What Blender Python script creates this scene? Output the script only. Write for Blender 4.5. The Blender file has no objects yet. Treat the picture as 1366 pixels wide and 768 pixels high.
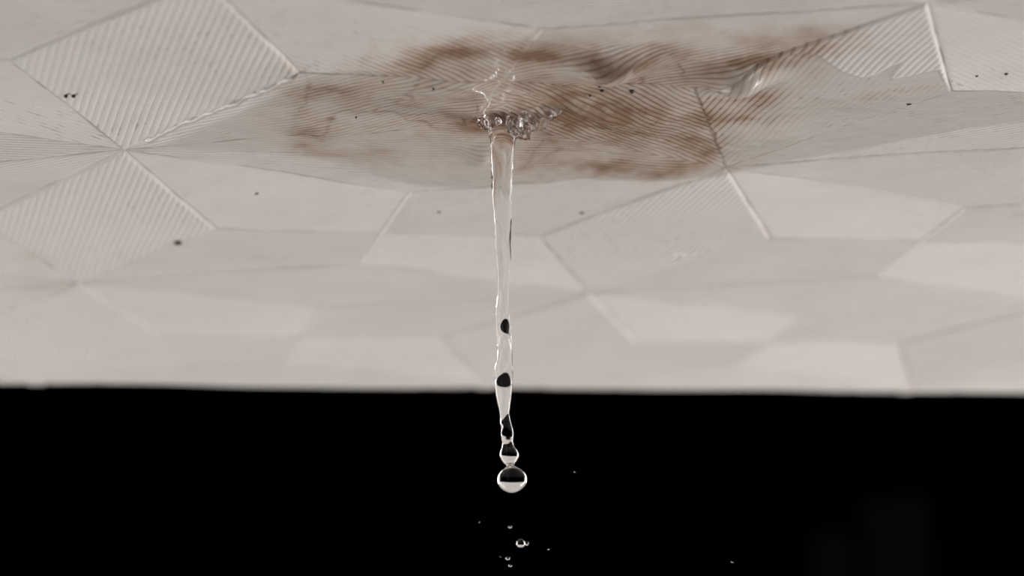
import bpy, math, random
import numpy as np
from mathutils import Vector, Matrix

# ------------------------------------------------------------------ camera, world, lights, exposure
H = 0.148                 # the lens sits this far below the ceiling skin (metres)
ZC = 2.40                 # height of the ceiling skin
PITCH = math.radians(13.538)
ROLL = math.radians(-1.958)
FPX = 1366 * 100 / 36.0

scene = bpy.context.scene
COL = scene.collection

cam_data = bpy.data.cameras.new('camera')
cam_data.lens = 100
cam_data.sensor_width = 36
cam_data.clip_start = 0.02
cam_data.clip_end = 30
cam_data.dof.use_dof = True
cam_data.dof.focus_distance = 0.5065
cam_data.dof.aperture_fstop = 15
cam = bpy.data.objects.new('camera', cam_data)
COL.objects.link(cam)
cam.location = (0, 0, ZC - H)
cam.rotation_euler = (Matrix.Rotation(math.pi / 2 + PITCH, 4, 'X') @ Matrix.Rotation(ROLL, 4, 'Z')).to_euler()
scene.camera = cam

world = bpy.data.worlds.new('world')
scene.world = world
world.use_nodes = True
world.node_tree.nodes['Background'].inputs[0].default_value = (0, 0, 0, 1)
world.node_tree.nodes['Background'].inputs[1].default_value = 0

ROOT = Vector((0.0, 3.287 * H, ZC))          # where the water leaves the ceiling


def softbox(name, loc, target, sx, sy, watts, colour):
    d = bpy.data.lights.new(name, 'AREA')
    d.shape = 'RECTANGLE'
    d.size, d.size_y = sx, sy
    d.energy = watts
    d.color = colour
    o = bpy.data.objects.new(name, d)
    COL.objects.link(o)
    o.location = loc
    o.rotation_euler = (Vector(target) - Vector(loc)).to_track_quat('-Z', 'Y').to_euler()
    return o


# two softboxes stand left and right of the leak, a little behind it, plus an added weak fill light below the lens
softbox('softbox_left', (-0.66, 0.86, ZC - 0.30), (0, ROOT.y, ZC - 0.06), 0.35, 1.1, 6.0, (1.0, 0.97, 0.945))
softbox('softbox_right', (0.74, 0.94, ZC - 0.26), (0, ROOT.y, ZC - 0.06), 0.35, 1.0, 11.8, (1.0, 0.965, 0.95))
softbox('front_fill', (0.05, 0.15, ZC - 1.1), ROOT, 0.8, 0.5, 1.9, (1.0, 0.965, 0.94))

scene.view_settings.view_transform = 'Standard'
scene.view_settings.look = 'None'
scene.view_settings.gamma = 1
scene.view_settings.use_curve_mapping = False
scene.view_settings.exposure = 0.0
scene.cycles.use_denoising = True
scene.cycles.max_bounces = 16
scene.cycles.transmission_bounces = 12
scene.cycles.glossy_bounces = 6
scene.cycles.diffuse_bounces = 3
scene.cycles.caustics_reflective = True
scene.cycles.caustics_refractive = True
scene.cycles.blur_glossy = 0.2
scene.cycles.sample_clamp_indirect = 20.0

# ------------------------------------------------------------------ geometry helpers
CP, SP = math.cos(PITCH), math.sin(PITCH)


def sight(px, py):
    x = (px - 683) / FPX
    y = (384 - py) / FPX
    c, s = math.cos(ROLL), math.sin(ROLL)
    x, y = c * x - s * y, s * x + c * y
    return np.array([x, CP - SP * y, SP + CP * y])


def on_ceiling(px, py):
    """point of the flat ceiling skin (x, y in metres)"""
    r = sight(px, py)
    return r[:2] / r[2] * H


def on_plane(px, py, y):
    """point of the upright plane at distance y"""
    r = sight(px, py)
    r = r / r[1] * y
    return np.array([r[0], r[1], ZC - H + r[2]])


def tag(o, label, cat, group=None):
    o['label'] = label
    o['category'] = cat
    if group:
        o['group'] = group
    return o


def mesh_obj(name, verts, faces, mat, parent=None, smooth=True):
    me = bpy.data.meshes.new(name)
    me.from_pydata([tuple(map(float, v)) for v in verts], [], [tuple(int(i) for i in f) for f in faces])
    me.update()
    if smooth:
        me.polygons.foreach_set('use_smooth', [True] * len(me.polygons))
    o = bpy.data.objects.new(name, me)
    COL.objects.link(o)
    if mat:
        me.materials.append(mat)
    if parent:
        o.parent = parent
    return o


def grid_obj(name, P, mat, parent, masks=None):
    """P: (n, m, 3) array of points -> one quad grid"""
    n, m = P.shape[:2]
    idx = np.arange(n * m).reshape(n, m)
    q = np.stack([idx[:-1, :-1], idx[:-1, 1:], idx[1:, 1:], idx[1:, :-1]], -1).reshape(-1, 4)
    me = bpy.data.meshes.new(name)
    me.vertices.add(n * m)
    me.vertices.foreach_set('co', P.reshape(-1).astype(np.float32))
    me.loops.add(len(q) * 4)
    me.loops.foreach_set('vertex_index', q.reshape(-1).astype(np.int32))
    me.polygons.add(len(q))
    me.polygons.foreach_set('loop_start', (np.arange(len(q)) * 4).astype(np.int32))
    me.update(calc_edges=True)
    me.polygons.foreach_set('use_smooth', np.ones(len(q), dtype=bool))
    if masks is not None:
        at = me.color_attributes.new('mask', 'FLOAT_COLOR', 'POINT')
        at.data.foreach_set('color', masks.reshape(-1).astype(np.float32))
    me.materials.append(mat)
    me.validate()
    o = bpy.data.objects.new(name, me)
    COL.objects.link(o)
    o.parent = parent
    return o


def sstep(a, b, x):
    t = np.clip((x - a) / (b - a), 0, 1)
    return t * t * (3 - 2 * t)


def _hash(i, j, seed):
    h = (i.astype(np.int64) * 374761393 + j.astype(np.int64) * 668265263 + seed * 1442695041) & 0xffffffff
    h = ((h ^ (h >> 13)) * 1274126177) & 0xffffffff
    return ((h ^ (h >> 16)) & 0xffff) / 65535.0


def vnoise(x, y, seed=0):
    i, j = np.floor(x), np.floor(y)
    fx, fy = x - i, y - j
    fx, fy = fx * fx * (3 - 2 * fx), fy * fy * (3 - 2 * fy)
    a, b = _hash(i, j, seed), _hash(i + 1, j, seed)
    c, d = _hash(i, j + 1, seed), _hash(i + 1, j + 1, seed)
    return (a * (1 - fx) + b * fx) * (1 - fy) + (c * (1 - fx) + d * fx) * fy


def fbm(x, y, seed=0, o=4):
    s, amp, t = 0, 1.0, 0
    for k in range(o):
        s = s + amp * vnoise(x * 2 ** k + 17.3 * k, y * 2 ** k - 9.1 * k, seed + k)
        t += amp
        amp *= 0.5
    return s / t


def seg_dist(x, y, A, B):
    d = B - A
    t = np.clip(((x - A[0]) * d[0] + (y - A[1]) * d[1]) / (d @ d), 0, 1)
    return np.hypot(x - A[0] - t * d[0], y - A[1] - t * d[1])


def poly_dist(x, y, pts):
    r = np.full(x.shape, 1e9)
    for A, B in zip(pts[:-1], pts[1:]):
        r = np.minimum(r, seg_dist(x, y, A, B))
    return r


def inside(x, y, pts):
    c = np.zeros(x.shape, dtype=bool)
    n = len(pts)
    for k in range(n):
        (x0, y0), (x1, y1) = pts[k], pts[(k + 1) % n]
        if y0 == y1:
            continue
        c ^= ((y0 > y) != (y1 > y)) & (x < (x1 - x0) * (y - y0) / (y1 - y0) + x0)
    return c


# ------------------------------------------------------------------ materials
def new_mat(name):
    m = bpy.data.materials.new(name)
    m.use_nodes = True
    nt = m.node_tree
    return m, nt, nt.nodes['Principled BSDF']


def node(nt, kind, **kw):
    n = nt.nodes.new(kind)
    for k, v in kw.items():
        setattr(n, k, v)
    return n


def mixc(nt, fac, a, b, blend='MIX'):
    n = node(nt, 'ShaderNodeMix', data_type='RGBA', blend_type=blend)
    for s, v in ((0, fac), (6, a), (7, b)):
        if isinstance(v, (tuple, float, int)):
            n.inputs[s].default_value = v
        else:
            nt.links.new(v, n.inputs[s])
    return n.outputs[2]


def math_n(nt, op, a, b=None, clamp=False):
    n = node(nt, 'ShaderNodeMath', operation=op, use_clamp=clamp)
    for s, v in ((0, a), (1, b)):
        if v is None:
            continue
        if isinstance(v, (float, int)):
            n.inputs[s].default_value = v
        else:
            nt.links.new(v, n.inputs[s])
    return n.outputs[0]


def noise_n(nt, scale, detail=4.0, rough=0.6):
    tc = node(nt, 'ShaderNodeNewGeometry')
    n = node(nt, 'ShaderNodeTexNoise')
    n.inputs['Scale'].default_value = scale
    n.inputs['Detail'].default_value = detail
    n.inputs['Roughness'].default_value = rough
    nt.links.new(tc.outputs['Position'], n.inputs['Vector'])
    return n.outputs['Fac']


def ramp(nt, fac, stops):
    n = node(nt, 'ShaderNodeValToRGB')
    e = n.color_ramp.elements
    while len(e) < len(stops):
        e.new(0.5)
    for el, (p, c) in zip(e, stops):
        el.position = p
        el.color = c
    nt.links.new(fac, n.inputs[0])
    return n.outputs[0]


def skin_material():
    m, nt, b = new_mat('embossed_wallcovering')
    at = node(nt, 'ShaderNodeAttribute', attribute_name='mask')
    sep = node(nt, 'ShaderNodeSeparateColor')
    nt.links.new(at.outputs['Color'], sep.inputs[0])
    stain_shade, groove, wet = sep.outputs[0], sep.outputs[1], sep.outputs[2]
    dirt = at.outputs['Alpha']
    big = noise_n(nt, 22, 3)
    fine = noise_n(nt, 700, 5, 0.7)
    mid = noise_n(nt, 120, 4, 0.6)
    col = ramp(nt, big, [(0.3, (0.70, 0.655, 0.62, 1)), (0.7, (0.74, 0.705, 0.675, 1))])
    # faint tan mottling and tiny specks
    col = mixc(nt, math_n(nt, 'MULTIPLY', ramp(nt, mid, [(0.52, (0, 0, 0, 1)), (0.75, (1, 1, 1, 1))]), 0.25), col, (0.60, 0.52, 0.44, 1))
    col = mixc(nt, math_n(nt, 'MULTIPLY', ramp(nt, fine, [(0.62, (0, 0, 0, 1)), (0.74, (1, 1, 1, 1))]), 0.22), col, (0.42, 0.34, 0.27, 1))
    # soaked paper is a little darker
    col = mixc(nt, math_n(nt, 'MULTIPLY', wet, 0.6), col, (0.64, 0.575, 0.52, 1))
    # tea-brown stain, heaviest in the grooves, plus painted shade along the tear
    brk = ramp(nt, mid, [(0.30, (0.45, 0.45, 0.45, 1)), (0.65, (1, 1, 1, 1))])
    st = math_n(nt, 'MULTIPLY', math_n(nt, 'MULTIPLY', stain_shade, 1.3), brk, True)
    tint = ramp(nt, st, [(0.0, (0.66, 0.51, 0.37, 1)), (0.45, (0.48, 0.295, 0.165, 1)), (1.0, (0.25, 0.12, 0.05, 1))])
    col = mixc(nt, math_n(nt, 'MULTIPLY', st, 0.85, True), col, tint)
    gv = math_n(nt, 'MULTIPLY', groove, math_n(nt, 'MULTIPLY', st, 1.5, True))
    col = mixc(nt, math_n(nt, 'MULTIPLY', gv, 0.8), col, (0.14, 0.072, 0.036, 1))
    # dirt in the joints, cracks
    col = mixc(nt, math_n(nt, 'MULTIPLY', dirt, 0.85, True), col, (0.17, 0.085, 0.045, 1))
    nt.links.new(col, b.inputs['Base Color'])
    b.inputs['Roughness'].default_value = 0.55
    b.inputs['Specular IOR Level'].default_value = 0.3
    # water film = clear coat
    film = ramp(nt, wet, [(0.25, (0, 0, 0, 1)), (0.6, (1, 1, 1, 1))])
    nt.links.new(film, b.inputs['Coat Weight'])
    b.inputs['Coat Roughness'].default_value = 0.015
    b.inputs['Coat IOR'].default_value = 1.33
    bump = node(nt, 'ShaderNodeBump')
    bump.inputs['Strength'].default_value = 0.35
    bump.inputs['Distance'].default_value = 0.0003
    nt.links.new(math_n(nt, 'ADD', fine, mid), bump.inputs['Height'])
    nt.links.new(bump.outputs[0], b.inputs['Normal'])
    rip = node(nt, 'ShaderNodeBump')
    rip.inputs['Strength'].default_value = 0.25
    rip.inputs['Distance'].default_value = 0.0006
    nt.links.new(noise_n(nt, 260, 2, 0.5), rip.inputs['Height'])
    nt.links.new(rip.outputs[0], b.inputs['Coat Normal'])
    return m


def plain_material(name, colour, rough=0.6, spec=0.3, var=0.15, scale=60):
    m, nt, b = new_mat(name)
    c2 = tuple(v * (1 - var) for v in colour) + (1,)
    col = ramp(nt, noise_n(nt, scale, 4), [(0.35, c2), (0.65, tuple(colour) + (1,))])
    nt.links.new(col, b.inputs['Base Color'])
    b.inputs['Roughness'].default_value = rough
    b.inputs['Specular IOR Level'].default_value = spec
    return m


def water_material():
    m, nt, b = new_mat('clear_water')
    b.inputs['Base Color'].default_value = (1, 1, 1, 1)
    b.inputs['Transmission Weight'].default_value = 1.0
    b.inputs['Roughness'].default_value = 0.0
    b.inputs['IOR'].default_value = 1.333
    return m


M_SKIN = skin_material()
M_SEAM = plain_material('joint_bead', (0.70, 0.66, 0.63), 0.5, 0.35, 0.12, 300)
M_BOARD = plain_material('plasterboard', (0.42, 0.40, 0.38), 0.8, 0.2, 0.1, 80)
M_DARK = plain_material('dark_room_paint', (0.006, 0.006, 0.007), 0.9, 0.1, 0.2, 3)
M_CAB = plain_material('dark_cabinet_lacquer', (0.22, 0.22, 0.235), 0.6, 0.2, 0.2, 5)
M_FLECK = plain_material('dark_grime', (0.09, 0.062, 0.045), 0.7, 0.2, 0.4, 900)
M_GREY = plain_material('grey_grime', (0.30, 0.28, 0.26), 0.7, 0.2, 0.4, 900)
M_WATER = water_material()

# ------------------------------------------------------------------ the ceiling
# repeat of the embossed pattern: two perpendicular steps and the joints inside one repeat
VA = np.array([0.7590, 0.1675]) * H
VB = np.array([-0.1661, 0.6533]) * H
S0 = np.array([-0.4721, 3.3834]) * H
OFF = {'S': (0, 0), 'L': (-0.2104, -0.5265), 'R': (0.2104, -0.5265), 'P': (0.5, -0.2387), 'Q': (0.5, 0.2054)}
A_MIN, A_MAX, B_MIN, B_MAX = -0.95, 2.62, -2.6, 2.055

# joints as they sit after the paper stretched, where the photograph shows them
SEEN = {(0, 0, 'S'): (165, 198), (1, 0, 'S'): (968, 222), (0, 1, 'S'): (105, 375), (1, 1, 'S'): (785, 390),
        (0, -1, 'S'): (269, -30), (1, -1, 'S'): (1237, 2), (0, 0, 'L'): (12, 82), (0, 0, 'R'): (400, 98),
        (1, 0, 'L'): (925, 110), (1, 0, 'R'): (1269, 121), (0, 1, 'R'): (290, 305), (1, 1, 'L'): (720, 312),
        (1, 1, 'R'): (1028, 318), (0, 0, 'Q'): (547, 254), (0, 1, 'P'): (479, 351), (0, -1, 'Q'): (722, 38),
        (0, 0, 'P'): (622, 163), (1, 0, 'Q'): (1287, 275), (1, 1, 'P'): (1165, 370), (0, 1, 'Q'): (432, 411)}


def lat(al, be):
    return S0 + al * VA + be * VB


_MI = np.linalg.inv(np.array([VA, VB]).T)


def to_lat(p):
    return _MI @ (np.asarray(p) - S0)


def joint(i, j, t):
    if (i, j, t) in SEEN:
        return on_ceiling(*SEEN[(i, j, t)])
    return lat(i + OFF[t][0], j + OFF[t][1])


def crossing(i, j):
    """where the long joint from Q to P crosses the joint from R to L"""
    q, p = joint(i, j - 1, 'Q'), joint(i, j, 'P')
    r, l = joint(i, j, 'R'), joint(i + 1, j, 'L')
    d1, d2 = p - q, l - r
    t = ((r - q)[0] * d2[1] - (r - q)[1] * d2[0]) / (d1[0] * d2[1] - d1[1] * d2[0])
    return q + d1 * t


# blisters of the soaked paper: centre, radii (m), height (m)
def blister(px, py, rx, ry, h, rot=0.0):
    return on_ceiling(px, py), rx * 1e-3, ry * 1e-3, h * 1e-3, rot


BLISTERS = [blister(812, 82, 5.6, 4.2, 2.3), blister(986, 98, 5.0, 5.0, 2.2), blister(592, 114, 6.0, 4.6, 0.9),
            blister(641, 206, 2.8, 4.0, 1.1), blister(1010, 178, 9, 9, 0.7), blister(775, 138, 9, 2.2, 1.0, 0.9),
            blister(870, 150, 12, 14, 0.8), blister(480, 165, 12, 14, 0.6), blister(740, 95, 10, 8, 0.5),
            blister(672, 163, 7, 7, 0.15), blister(1130, 120, 14, 10, 0.5), blister(560, 230, 16, 10, 0.6),
            blister(640, 140, 3, 7, 0.5, 0.4), blister(880, 225, 10, 6, 0.6)]


def sag(x, y):
    z = np.zeros(np.shape(x))
    for c, rx, ry, h, rot in BLISTERS:
        dx, dy = x - c[0], y - c[1]
        if rot:
            dx, dy = dx * math.cos(rot) + dy * math.sin(rot), -dx * math.sin(rot) + dy * math.cos(rot)
        q = (dx / rx) ** 2 + (dy / ry) ** 2
        z = z + 1.7 * h * np.exp(-q * 0.9)
    d = np.hypot((x - ROOT.x) / 0.055, (y - ROOT.y) / 0.05)
    z = z + np.exp(-d * d) * 0.0006 * (fbm(x * 160, y * 110, 5, 3) * 2 - 1)
    z = z + 0.0005 * (fbm(x * 30, y * 30, 11, 2) * 2 - 1)
    return z


# outline of the wet film
WET = [on_ceiling(*p) for p in [(182, 196), (300, 146), (398, 99), (440, 88), (540, 88), (575, 68), (640, 56), (700, 50),
       (760, 58), (830, 68), (905, 74), (1000, 86), (1045, 72), (1068, 67), (1093, 70), (1127, 89), (1150, 95), (1165, 93),
       (1190, 81), (1209, 75), (1197, 88), (1192, 97), (1254, 87), (1270, 118), (1330, 120), (1420, 128), (1400, 160),
       (1366, 164), (1277, 175), (1138, 203), (1036, 217), (965, 232), (860, 240), (760, 238), (650, 250), (560, 250),
       (470, 228), (380, 212), (280, 207)]]


def spot(px, py, rx, ry, w):
    return on_ceiling(px, py), rx / 7.6e3, ry / 7.6e3 / 0.28, w


STAINS_AND_SHADE = [spot(700, 140, 260, 62, 0.58), spot(840, 172, 120, 40, 0.55), spot(760, 125, 70, 24, 0.35), spot(830, 73, 100, 8, 0.7),
          spot(960, 82, 60, 9, 0.6), spot(1050, 62, 70, 18, 0.55), spot(1110, 42, 40, 10, 0.3), spot(600, 66, 50, 10, 0.45), spot(700, 72, 40, 10, 0.55), spot(820, 52, 280, 14, 0.22), spot(1030, 80, 45, 10, 0.45), spot(560, 82, 50, 14, 0.3), spot(780, 222, 90, 9, 0.3), spot(400, 140, 30, 40, 0.25),
          spot(440, 122, 48, 12, 0.60), spot(415, 185, 30, 22, 0.55), spot(470, 205, 70, 10, 0.25), spot(850, 226, 120, 13, 0.5),
          spot(930, 205, 40, 14, 0.6), spot(720, 205, 30, 30, 0.35), spot(1000, 128, 45, 14, 0.5), spot(1010, 155, 50, 8, 0.35),
          spot(935, 170, 20, 40, 0.35), spot(795, 150, 60, 9, 0.55), spot(660, 165, 50, 16, 0.35), spot(540, 100, 60, 16, 0.3), spot(1200, 118, 70, 6, 0.2),  # second spot here paints the shadow under the tear crease; others are stain
          spot(920, 100, 50, 12, 0.3), spot(330, 345, 160, 10, 0.10), spot(30, 345, 60, 40, 0.12), spot(60, 380, 60, 10, 0.18)]
TIDES = [[(404, 92), (412, 112), (410, 135), (398, 150), (392, 175)], [(428, 186), (445, 146), (500, 144), (540, 152), (568, 163), (588, 176)],
         [(500, 144), (530, 133), (547, 127), (557, 108), (566, 88)], [(547, 127), (546, 120), (558, 107)], [(538, 149), (585, 153), (628, 156), (644, 160)],
         [(594, 109), (620, 114), (645, 122)], [(568, 85), (580, 72), (610, 64), (660, 66)], [(590, 165), (615, 168), (625, 160)],
         [(800, 163), (850, 155), (900, 146), (932, 141)], [(855, 107), (862, 95), (872, 86)], [(898, 82), (908, 94)],
         [(700, 222), (712, 200), (724, 190)], [(724, 212), (745, 204), (790, 202), (840, 208)], [(640, 132), (628, 148), (618, 163)],
         [(928, 112), (942, 150), (962, 205)], [(730, 182), (770, 160), (800, 145)]]
TIDES = [[on_ceiling(*p) for p in t] for t in TIDES]


def masks_at(x, y):
    """stain, wet and tide line strength on the ceiling; the first holds painted crease shade too"""
    near = (np.hypot(x - 0.02, y - ROOT.y) < 0.16)
    wx = x + 0.0030 * (fbm(x * 220, y * 120, 3) - 0.5) * 2
    wy = y + 0.0060 * (fbm(x * 220, y * 120, 7) - 0.5) * 2
    st = np.zeros(x.shape)
    for c, rx, ry, w in STAINS_AND_SHADE:
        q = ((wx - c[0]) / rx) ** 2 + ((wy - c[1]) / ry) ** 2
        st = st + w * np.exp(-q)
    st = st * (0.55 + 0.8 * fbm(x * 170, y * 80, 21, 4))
    ins = inside(x + 0.0006 * (fbm(x * 600, y * 300, 31, 2) - 0.5), y, WET)
    wet = np.where(ins, 1.0, 0.0)
    d = poly_dist(x, y, WET + [WET[0]])
    wet = np.where(ins, sstep(-0.0002, 0.0009 + 0.006 * sstep(0.01, -0.04, x), d), 0)
    line = np.zeros(x.shape)
    if near.any():
        jx = x + 0.0012 * (fbm(x * 500, y * 300, 41, 3) - 0.5) * 2
        jy = y + 0.0024 * (fbm(x * 500, y * 300, 43, 3) - 0.5) * 2
        for t in TIDES:
            dd = poly_dist(jx, jy, t)
            line = np.maximum(line, (1 - sstep(0.00006, 0.00036, dd)) * (0.35 + 0.65 * vnoise(x * 900, y * 500, 51)) * (0.45 if t is TIDES[0] else 0.9))
    return np.clip(st, 0, 1.3), wet, line


PITCH_RIB = 0.00135
# rows of grime left in the grooves: from, to, half width, strength
DASHES = [(on_ceiling(*a), on_ceiling(*b), w, k) for a, b, w, k in [((1090, 124), (1262, 114), 0.004, 1.0), ((990, 128), (1060, 131), 0.003, 0.9),
          ((20, 148), (140, 185), 0.006, 0.7), ((0, 196), (160, 198), 0.004, 0.6), ((930, 118), (955, 170), 0.004, 0.9), ((1120, 168), (1260, 140), 0.004, 0.6),
          ((1280, 92), (1366, 108), 0.004, 0.6), ((640, 132), (800, 112), 0.006, 0.5), ((760, 160), (900, 190), 0.010, 0.6), ((420, 130), (600, 160), 0.008, 0.5), ((130, 165), (200, 165), 0.003, 0.6)]]
RIB_T = np.array([0.0, 0.10, 0.24, 0.5, 0.76, 0.90])
ANG_A = math.atan2(VA[1], VA[0])
RIB_ANGLE = {'diamond': math.atan2(VB[1], VB[0]), 'wedge': ANG_A, 'ul': ANG_A + math.radians(41), 'lr': ANG_A + math.radians(43),
             'll': ANG_A - math.radians(43), 'ur': ANG_A - math.radians(40)}
RIB_AMP = {'diamond': 0.00024, 'wedge': 0.00022, 'ul': 0.00017, 'lr': 0.00017, 'll': 0.00017, 'ur': 0.00017}


def clip(poly, f):
    out = []
    n = len(poly)
    for k in range(n):
        p, q = poly[k], poly[(k + 1) % n]
        a, b = f(p), f(q)
        if a >= 0:
            out.append(p)
        if (a >= 0) != (b >= 0):
            out.append(p + (q - p) * (a / (a - b)))
    return out


def to_sheet(poly):
    for f in (lambda p: to_lat(p)[0] - A_MIN, lambda p: A_MAX - to_lat(p)[0], lambda p: to_lat(p)[1] - B_MIN, lambda p: B_MAX - to_lat(p)[1]):
        poly = clip(poly, f)
        if len(poly) < 3:
            return None
    return poly


def pixel(x, y):
    d = CP * y + SP * H
    u = (-SP * y + CP * H) / d
    v = x / d
    c, s = math.cos(-ROLL), math.sin(-ROLL)
    v, u = c * v - s * u, s * v + c * u
    return 683 + FPX * v, 384 - FPX * u


def facet(kind, poly, parent):
    full = np.array(poly)
    poly = to_sheet(list(poly))
    if poly is None:
        return
    pts = np.array(poly)
    px, py = pixel(pts[:, 0], pts[:, 1])
    seen = px.max() > -70 and px.min() < 1436 and py.max() > -70
    nearroot = np.hypot(pts[:, 0].mean() - 0.01, pts[:, 1].mean() - ROOT.y) < 0.085
    th = RIB_ANGLE[kind]
    e = np.array([math.cos(th), math.sin(th)])           # along the rib
    n = np.array([-e[1], e[0]])                          # across
    u, v = pts @ n, pts @ e
    k0, k1 = math.floor(u.min() / PITCH_RIB), math.ceil(u.max() / PITCH_RIB)
    ts = RIB_T if seen else np.array([0.0, 0.5])
    us = ((np.arange(k0, k1 + 1)[:, None] + ts[None]) * PITCH_RIB).ravel()
    us = us[(us > u.min() + 1e-6) & (us < u.max() - 1e-6)]
    us = np.unique(np.concatenate([us, u]))
    lo, hi = np.full(us.shape, 1e9), np.full(us.shape, -1e9)
    for k in range(len(pts)):
        ua, ub, va, vb = u[k], u[(k + 1) % len(pts)], v[k], v[(k + 1) % len(pts)]
        if abs(ua - ub) < 1e-9:
            continue
        t = (us - ua) / (ub - ua)
        ok = (t >= -1e-7) & (t <= 1 + 1e-7)
        vv = va + np.clip(t, 0, 1) * (vb - va)
        lo = np.where(ok, np.minimum(lo, vv), lo)
        hi = np.where(ok, np.maximum(hi, vv), hi)
    step = 0.00042 if (seen and nearroot) else (0.0011 if seen else 0.012)
    m = max(4, int((hi - lo).max() / step))
    t = np.linspace(0, 1, m)
    if seen:                                             # closer rows at both ends, where the ribs run out
        t = np.clip(t + 0.0, 0, 1)
    U = np.repeat(us[:, None], m, 1)
    V = lo[:, None] + (hi - lo)[:, None] * t[None]
    X, Y = U * n[0] + V * e[0], U * n[1] + V * e[1]
    d = np.full(X.shape, 1e9)
    for k in range(len(full)):
        d = np.minimum(d, seg_dist(X, Y, full[k], full[(k + 1) % len(full)]))
    ph = (U / PITCH_RIB) % 1.0
    w = np.abs(2 * ph - 1)
    prof = 1 - w ** 2.4
    if seen:
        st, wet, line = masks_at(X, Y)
    else:
        st = wet = line = np.zeros(X.shape)
    fill = wet * (0.72 if kind != 'diamond' else 0.86)
    fill = np.maximum(fill, wet * np.clip(1.25 * np.exp(-((X - ROOT.x) / 0.0075) ** 2 - ((Y - ROOT.y + 0.024) / 0.030) ** 2), 0, 0.97))
    worn = 0.75 + 0.5 * fbm(X * 90, Y * 90, 61, 2)
    rib = RIB_AMP[kind] * prof * sstep(0.0001, 0.0009, d) * (1 - fill) * worn
    if kind == 'diamond':                                # the diamonds stand a little proud of their neighbours
        rib = rib + 0.00026 * sstep(0.0, 0.0006, d) * (1 - 0.4 * wet)
    gap = 0.00016 * (1 - sstep(0.0, 0.00035, d)) * (1 - 0.5 * wet)
    Z = ZC - (sag(X, Y) + rib - gap)
    groove = sstep(0.55, 0.95, w)
    edge = (1 - sstep(0.0001, 0.0005, d)) * sstep(0.35, 0.7, fbm(X * 140, Y * 140, 71, 3)) * (0.55 if kind != 'diamond' else 0.3)
    speck = 0.0
    if seen:
        band_w = 0.0
        for (pa, pb, ww, st_) in DASHES:
            band_w = np.maximum(band_w, st_ * np.exp(-(seg_dist(X, Y, pa, pb) / ww) ** 2))
        speck = sstep(0.62, 0.80, fbm(X * 800, Y * 420, 81, 2)) * groove * np.maximum(band_w, 0.4 * sstep(0.5, 0.7, fbm(X * 45, Y * 45, 83, 2)))
    dirt = np.clip(np.maximum(np.maximum(line, edge), speck), 0, 1)
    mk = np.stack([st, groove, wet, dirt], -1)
    P = np.stack([X, Y, Z], -1)
    if np.cross(np.append(n, 0), np.append(e, 0))[2] > 0:
        pass
    grid_obj('facet', P, M_SKIN, parent, mk)


def band(name, A, B, width, height, mat, parent, beads=False, seed=0, gloss=False):
    """a rounded raised bead along a joint"""
    for f in (lambda p: to_lat(p)[0] - A_MIN, lambda p: A_MAX - to_lat(p)[0], lambda p: to_lat(p)[1] - B_MIN, lambda p: B_MAX - to_lat(p)[1]):
        a, b = f(A), f(B)
        if a < 0 and b < 0:
            return
        if a < 0:
            A = A + (B - A) * (a / (a - b))
        elif b < 0:
            B = A + (B - A) * (a / (a - b))
    ln = np.linalg.norm(B - A)
    if ln < 0.002:
        return
    px, py = pixel(np.array([A[0], B[0]]), np.array([A[1], B[1]]))
    if px.max() < -60 or px.min() > 1426 or py.max() < -60:
        m = 6
    else:
        m = int(ln / 0.0007) + 2
    e = (B - A) / ln
    n = np.array([-e[1], e[0]])
    t = np.linspace(0, 1, m)
    cs = np.linspace(-1, 1, 7)
    wob = 0.00012 * (vnoise(t * ln * 400, t * 0 + seed, 5) - 0.5)
    thick = 0.75 + 0.5 * vnoise(t * ln * (1400 if beads else 500), t * 0 + seed, 9)
    ends = np.minimum(1, np.minimum(t, 1 - t) * ln / 0.0012 + 0.05)
    X = A[0] + e[0] * ln * t[:, None] + n[0] * (cs[None] * width / 2 * ends[:, None] + wob[:, None])
    Y = A[1] + e[1] * ln * t[:, None] + n[1] * (cs[None] * width / 2 * ends[:, None] + wob[:, None])
    prof = np.sqrt(np.clip(1 - cs ** 2, 0, 1))[None] * (height * thick * ends)[:, None]
    st, wet, line = masks_at(X, Y)
    if gloss:
        wet = np.ones(X.shape)
        prof = prof / 0.8
    else:
        prof = prof * (1 - 0.85 * wet)
    Z = ZC - sag(X, Y) - prof * 0.8 + 0.00006
    grid_obj(name, np.stack([X, Y, Z], -1), mat, parent, np.stack([st, st * 0, wet, line], -1))


def corner(al, be, z):
    p = lat(al, be)
    return (p[0], p[1], z)


bb = [(A_MIN, B_MIN), (A_MAX, B_MIN), (A_MAX, B_MAX), (A_MIN, B_MAX)]
ceil_v = [corner(a, b, ZC + 0.0025) for a, b in bb] + [corner(a, b, ZC + 0.015) for a, b in bb]
ceiling = mesh_obj('ceiling', ceil_v, [(0, 1, 2, 3), (7, 6, 5, 4), (0, 4, 5, 1), (1, 5, 6, 2), (2, 6, 7, 3), (3, 7, 4, 0)], M_BOARD, smooth=False)
ceiling['kind'] = 'structure'
ceiling['label'] = 'water-stained off-white ceiling with embossed ribbed geometric facets'

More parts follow.
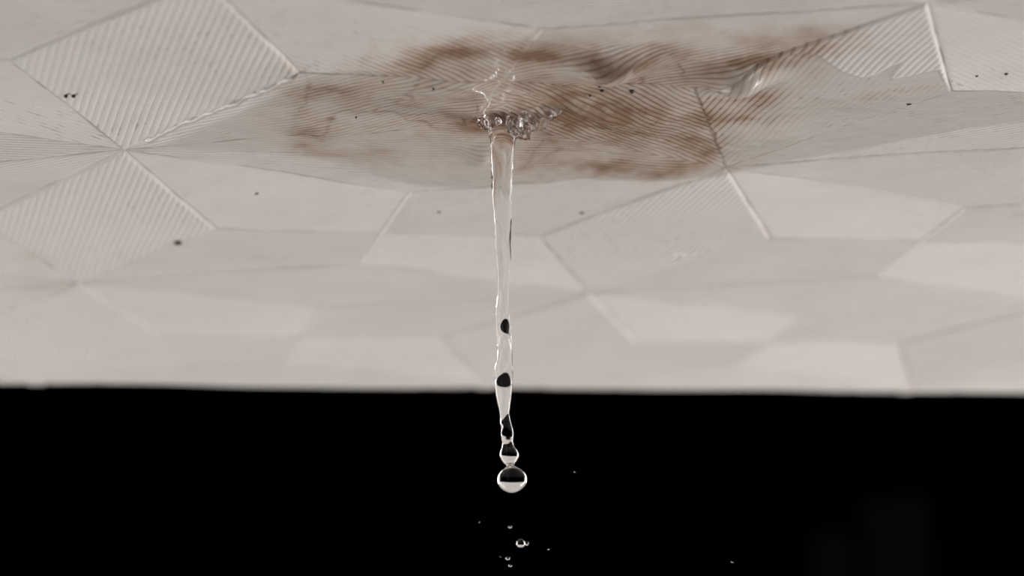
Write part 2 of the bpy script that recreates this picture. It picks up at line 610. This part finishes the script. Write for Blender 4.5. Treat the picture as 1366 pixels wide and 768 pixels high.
for i in range(-3, 4):
    for j in range(-3, 4):
        J = lambda t, di=0, dj=0: joint(i + di, j + dj, t)
        X0 = crossing(i, j)
        facet('diamond', [J('S', 0, -1), J('L'), J('S'), J('R')], ceiling)
        facet('wedge', [J('S'), J('P'), J('S', 1), J('Q')], ceiling)
        facet('ul', [J('S', 0, -1), J('Q', 0, -1), X0, J('R')], ceiling)
        facet('ur', [J('Q', 0, -1), J('S', 1, -1), J('L', 1), X0], ceiling)
        facet('ll', [J('R'), X0, J('P'), J('S')], ceiling)
        facet('lr', [X0, J('L', 1), J('S', 1), J('P')], ceiling)
        band('joint_bead', J('Q', 0, -1), J('P'), 0.0015, 0.00042, M_SKIN, ceiling, seed=i * 7 + j)

band('joint_bead', joint(0, 0, 'R'), joint(0, 0, 'R') * 0.12 + joint(0, 0, 'S') * 0.88, 0.0017, 0.0009, M_SKIN, ceiling, True, 3, True)

# grime flecks stuck to the skin
rng = random.Random(4)


def fleck(px, py, w, d, mat, h=0.0002, drop=0.0):
    c = on_ceiling(px, py)
    k = 9
    ring = [(c[0] + math.cos(2 * math.pi * q / k) * w * rng.uniform(0.65, 1.1), c[1] + math.sin(2 * math.pi * q / k) * d * rng.uniform(0.65, 1.1)) for q in range(k)]
    zz = ZC - float(sag(np.array(c[0]), np.array(c[1]))) - 0.00015 - drop
    v = [(x, y, zz + 0.0002 + drop) for x, y in ring] + [(c[0] + (x - c[0]) * 0.7, c[1] + (y - c[1]) * 0.7, zz - h) for x, y in ring] + [(c[0], c[1], zz - h * 1.3)]
    f = [(q, (q + 1) % k, k + (q + 1) % k, k + q) for q in range(k)] + [(k + q, k + (q + 1) % k, 2 * k) for q in range(k)]
    mesh_obj('grime_fleck', v, f, mat, ceiling)


for a in [(88, 126, .0005, .0006, M_FLECK, .0002, .0005), (98, 126, .0005, .0006, M_FLECK, .0002, .0005), (237, 322, .0010, .0015, M_FLECK, .0002, .0006)]:
    fleck(*a)
for a in [(803, 116, .0005, .0006), (843, 117, .0006, .0008), (511, 107, .0002, .0003), (800, 108, .0004, .0004),
          (578, 109, .0002, .0003), (475, 151, .0002, .0002), (1212, 136, .0006, .0006), (1342, 97, .0004, .0006), (1303, 99, .0003, .0005), (787, 121, .0003, .0003)]:
    fleck(*a, M_FLECK)
for a in [(776, 283, .0006, .0008), (586, 281, .0005, .0007), (342, 257, .0005, .0006)]:
    fleck(*a, M_GREY)

# ------------------------------------------------------------------ the dark room around
def slab(name, lo, hi, mat):
    v = [(x, y, z) for z in (lo[2], hi[2]) for x, y in ((lo[0], lo[1]), (hi[0], lo[1]), (hi[0], hi[1]), (lo[0], hi[1]))]
    o = mesh_obj(name, v, [(3, 2, 1, 0), (4, 5, 6, 7), (0, 1, 5, 4), (1, 2, 6, 5), (2, 3, 7, 6), (3, 0, 4, 7)], mat, smooth=False)
    return o


for nm, lo, hi in (('floor', (-3, -2, -0.1), (3, 4.1, 0)), ('wall_back', (-3, 4.0, 0), (3, 4.1, 3.6))):
    slab(nm, lo, hi, M_DARK)['kind'] = 'structure'


def cabinet(x0, x1, y0, y1, top, label):
    root = bpy.data.objects.new('tall_cabinet', None)
    COL.objects.link(root)
    root.location = ((x0 + x1) / 2, (y0 + y1) / 2, 0)
    tag(root, label, 'cabinet', 'dim cabinets in the dark background')
    w, d = (x1 - x0) / 2, (y1 - y0) / 2
    o = slab('body', (-w, -d + 0.02, 0), (w, d, top), M_CAB); o.parent = root
    for s in (-1, 1):
        a, b = (-w + 0.003, -0.002) if s < 0 else (0.002, w - 0.003)
        dr = slab('door', (a, -d, 0.08), (b, -d + 0.0199, top - 0.01), M_CAB); dr.parent = root
        hx = -0.03 if s < 0 else 0.03
        hd = slab('handle', (hx - 0.006, -d - 0.025, top * 0.42), (hx + 0.006, -d - 0.0001, top * 0.42 + 0.18), M_DARK); hd.parent = dr
    return root


def span(px0, px1, pyt, y):
    a, b = on_plane(px0, pyt, y), on_plane(px1, pyt, y)
    return a[0], b[0], a[2]


x0, x1, zt = span(1152, 1238, 655, 3.2)
cabinet(x0, x1, 3.2, 3.6, zt, 'taller dim grey upright cabinet barely visible in dark lower right background')
x0, x1, zt = span(1084, 1138, 702, 3.2)
cabinet(x0, x1, 3.2, 3.59, zt, 'shorter dim grey cabinet left of the taller one in dark background')

# ------------------------------------------------------------------ the falling water
PROFILE = [(157, 642, 707), (161, 644.5, 704), (166, 647.5, 700), (172, 650.5, 696.5), (180, 652.7, 693), (190, 654, 687.8), (200, 654.6, 685.8),
           (215, 654.6, 685), (228, 654.6, 684.6), (240, 655.4, 683.6), (260, 656.3, 683.2), (280, 658.4, 683), (300, 660, 682.1), (320, 660.2, 681.5),
           (335, 661, 681.7), (350, 662.6, 681.4), (370, 663.3, 679.8), (390, 663.3, 678.8), (400, 662.8, 678.6), (415, 661.5, 678.6), (430, 661.4, 680.6),
           (445, 662.4, 681.6), (460, 663.5, 683), (475, 662, 683.8), (490, 660.2, 684.3), (500, 659.6, 684.2), (515, 660.2, 683.7), (530, 662.2, 682.1),
           (545, 665.4, 680), (555, 667.2, 679.7), (565, 667.8, 682), (572, 669.2, 683.6), (580, 668.4, 684.9), (586, 669.3, 684.7), (592, 670.3, 684.6),
           (597, 669, 686.8), (601, 667.6, 689.6), (605, 667, 691.5), (611, 668, 691.4), (616, 670.8, 688.4), (619.5, 674.6, 686.3), (621.5, 675.8, 686.2),
           (624, 673.4, 690.6), (627, 669.8, 695), (631, 666.4, 699.2), (635, 664.4, 701.8), (639.5, 663.7, 702.9), (644, 664.4, 702.2), (648, 666.6, 700),
           (652, 670.6, 696), (655, 675.4, 690.8), (656.4, 679.2, 687), (656.9, 683, 683.2)]
# swellings on the camera side and the far side: x, y, sx, sy, amount (px)
SWELL = [(678, 450, 13, 15, 8.5, -1), (667, 519, 18, 9.5, 3.6, -1), (676, 572, 12, 6, 2.0, -1), (664, 420, 5, 6, 1.5, -1), (668, 590, 12, 5, 1.5, -1),
         (670, 300, 14, 60, 1.5, 1), (668, 240, 8, 30, 1.2, -1), (674, 360, 5, 40, 0.8, -1), (660, 340, 5, 70, 0.8, -1)]


DEPTH_Y = [385, 400, 440, 460, 475, 492, 505, 515, 530, 545, 560]     # half thickness front to back (px) down the column
DEPTH_R = [7.9, 8.2, 9.2, 9.2, 8.9, 8.3, 8.5, 8.8, 8.6, 7.5, 6.7]


def catmull(pts, k):
    pts = np.array(pts, float)
    out = []
    n = len(pts)
    for i in range(n - 1):
        p0, p1, p2, p3 = pts[max(i - 1, 0)], pts[i], pts[i + 1], pts[min(i + 2, n - 1)]
        # monotone-friendly spacing by arc
        for s in range(k):
            t = s / k
            m1 = (p2 - p0) / max(p2[0] - p0[0], 1e-6) * (p2[0] - p1[0])
            m2 = (p3 - p1) / max(p3[0] - p1[0], 1e-6) * (p2[0] - p1[0])
            h = (2 * t ** 3 - 3 * t ** 2 + 1) * p1 + (t ** 3 - 2 * t ** 2 + t) * m1 + (-2 * t ** 3 + 3 * t ** 2) * p2 + (t ** 3 - t ** 2) * m2
            out.append(h)
    out.append(pts[-1])
    return np.array(out)


def build_stream(parent):
    prof = catmull(PROFILE, 5)
    NS = 48
    verts = []
    for (y, xl, xr) in prof:
        a, b = on_plane(xl, y, ROOT.y), on_plane(xr, y, ROOT.y)
        c = (a + b) / 2
        r = np.linalg.norm(b - a) / 2
        mm = r / max((xr - xl) / 2, 1e-3)               # metres per pixel here
        drop = y > 593
        for k in range(NS):
            th = 2 * math.pi * k / NS
            cx, cy = math.cos(th), math.sin(th)
            rd = r
            if 385 < y < 560:
                rd = mm * float(np.interp(y, DEPTH_Y, DEPTH_R))
            if not drop:
                f = min(1.0, (593 - y) / 25.0)
                rip = 0.035 * math.sin(3 * th + y * 0.045) + 0.02 * math.sin(5 * th - y * 0.08)
                rd = rd * (1 + f * rip * abs(cy))
            px = xl + (xr - xl) * (cx + 1) / 2
            add = 0.0
            if y < 593:
                for (sx0, sy0, sx, sy, am, side) in SWELL:
                    if cy * side > 0:
                        add += am * mm * abs(cy) ** 0.6 * math.exp(-((px - sx0) / sx) ** 2 - ((y - sy0) / sy) ** 2)
            fl = 1.0 if y > 185 else 1.0
            if y < 590:                                  # fine crinkles along both flanks
                side = 3.0 if cx > 0 else 11.0
                cr = float(vnoise(np.array(y / 5.5), np.array(side), 91)) - 0.5 + 0.5 * (float(vnoise(np.array(y / 2.4), np.array(side), 93)) - 0.5)
                cx = cx + (0.085 if y > 270 else 0.13) * cr * abs(cx) ** 5 * (1 if cx > 0 else -1)
            verts.append((c[0] + r * cx, c[1] + (rd + add) * cy * fl, c[2]))
    n = len(prof)
    faces = []
    for i in range(n - 1):
        for k in range(NS):
            faces.append((i * NS + k, (i + 1) * NS + k, (i + 1) * NS + (k + 1) % NS, i * NS + (k + 1) % NS))
    faces.append(tuple(range(NS)))
    faces.append(tuple((n - 1) * NS + k for k in reversed(range(NS))))
    return mesh_obj('water_column', verts, faces, M_WATER, parent)


def ball(nu=24, nv=14):
    v = [(0, 0, 1)]
    for i in range(1, nv):
        a = math.pi * i / nv
        for k in range(nu):
            t = 2 * math.pi * k / nu
            v.append((math.sin(a) * math.cos(t), math.sin(a) * math.sin(t), math.cos(a)))
    v.append((0, 0, -1))
    f = [(0, 1 + k, 1 + (k + 1) % nu) for k in range(nu)]
    for i in range(nv - 2):
        for k in range(nu):
            p, q = 1 + i * nu + k, 1 + i * nu + (k + 1) % nu
            f.append((p, p + nu, q + nu, q))
    last = len(v) - 1
    f += [(last, last - nu + (k + 1) % nu, last - nu + k) for k in range(nu)]
    return np.array(v), f


stream = bpy.data.objects.new('water_stream', None)
COL.objects.link(stream)
stream.location = (0, 0, 0)
tag(stream, 'clear water stream falling from stained ceiling and ending in a round drop', 'water')
build_stream(stream)

# the lumpy clear swelling where the water wells out of the split beside the stream
bv, bf = ball(64, 40)


def lump(cpx, cpy, length, depth, height, rot, rough, seed):
    c = on_ceiling(cpx, cpy)
    zc = ZC - float(sag(np.array(c[0]), np.array(c[1]))) - 0.0003
    out = []
    for v in bv:
        n = fbm(np.array([v[0] * 2.2 + seed + v[2]]), np.array([v[1] * 2.2 + v[2] * 1.7 + 5]), seed, 2)[0] - 0.5
        n2 = fbm(np.array([v[0] * 6 + seed - v[2] * 2]), np.array([v[1] * 6 + v[2] * 4]), seed + 9, 2)[0] - 0.5
        s = 1 + rough * (1.1 * n + 0.22 * n2)
        x, y, z = v[0] * length * s, v[1] * depth * s, v[2] * height * s
        x, y = x * math.cos(rot) - y * math.sin(rot), x * math.sin(rot) + y * math.cos(rot)
        out.append((c[0] + x, c[1] + y, zc + z))
    return mesh_obj('water_bulge', out, bf, M_WATER, stream)


lump(706, 154, 0.0046, 0.0022, 0.0026, -0.75, 1.1, 3)
lump(692, 158, 0.0024, 0.0018, 0.0030, -0.5, 0.9, 12)
lump(652, 158, 0.0022, 0.0020, 0.0014, 0.3, 0.7, 8)

# ------------------------------------------------------------------ loose droplets under the stream
bv2, bf2 = ball(28, 18)


def droplet(px, py, rx, ry, label, tip=0.0, top=0.0):
    c = on_plane(px, py, ROOT.y)
    k = np.linalg.norm(on_plane(px + 1, py, ROOT.y) - c)
    v = []
    for p in bv2:
        z = p[2]
        w = 1.0 - tip * max(0.0, -z) ** 2 * 0.6
        v.append((p[0] * rx * k * w, p[1] * rx * k * w, z * ry * k))
    o = mesh_obj('water_droplet', v, bf2, M_WATER)
    o.location = c
    tag(o, label, 'droplet', 'loose droplets below the stream')


droplet(694.6, 725.2, 5.6, 6.6, 'largest loose clear droplet below the stream, tapering downward', 0.95)
droplet(702.6, 724.8, 2.6, 2.8, 'tiny bright droplet touching the right side of the largest loose droplet')
droplet(680.5, 702.6, 2.3, 2.0, 'tiny droplet nearest under the big hanging drop')
droplet(677.4, 744.6, 2.8, 2.2, 'tiny droplet second from the bottom, below left of the largest loose droplet')
droplet(680.9, 754.2, 2.2, 1.8, 'lowest tiny droplet under the stream at the bottom edge')
droplet(731.8, 732.4, 1.2, 0.9, 'minute droplet speck right of the largest loose droplet')
droplet(639.5, 696.4, 0.9, 0.8, 'minute droplet speck left of the stream below the hanging drop')
droplet(977.5, 749.5, 1.3, 1.0, 'minute lone droplet speck far right near the bottom edge')
droplet(667.8, 742.4, 0.9, 0.7, 'minute droplet speck left of the two lowest tiny droplets')
droplet(766.5, 629.3, 0.9, 0.8, 'minute droplet speck right of the big hanging drop')


# ------------------------------------------------------------------ two small beads of water clinging to the ceiling
for px, py, r, label in ((905, 337, 0.0016, 'left of two small water beads clinging to the ceiling right of the stream'),
                         (931, 336, 0.0013, 'right and smaller of two water beads clinging to the ceiling')):
    c = on_ceiling(px, py)
    zz = ZC - float(sag(np.array(c[0]), np.array(c[1]))) - 0.0003
    o = mesh_obj('water_bead', [(p[0] * r, p[1] * r, p[2] * r * 0.75) for p in bv2], bf2, M_WATER)
    o.location = (c[0], c[1], zz)
    tag(o, label, 'droplet', 'water beads on the ceiling')
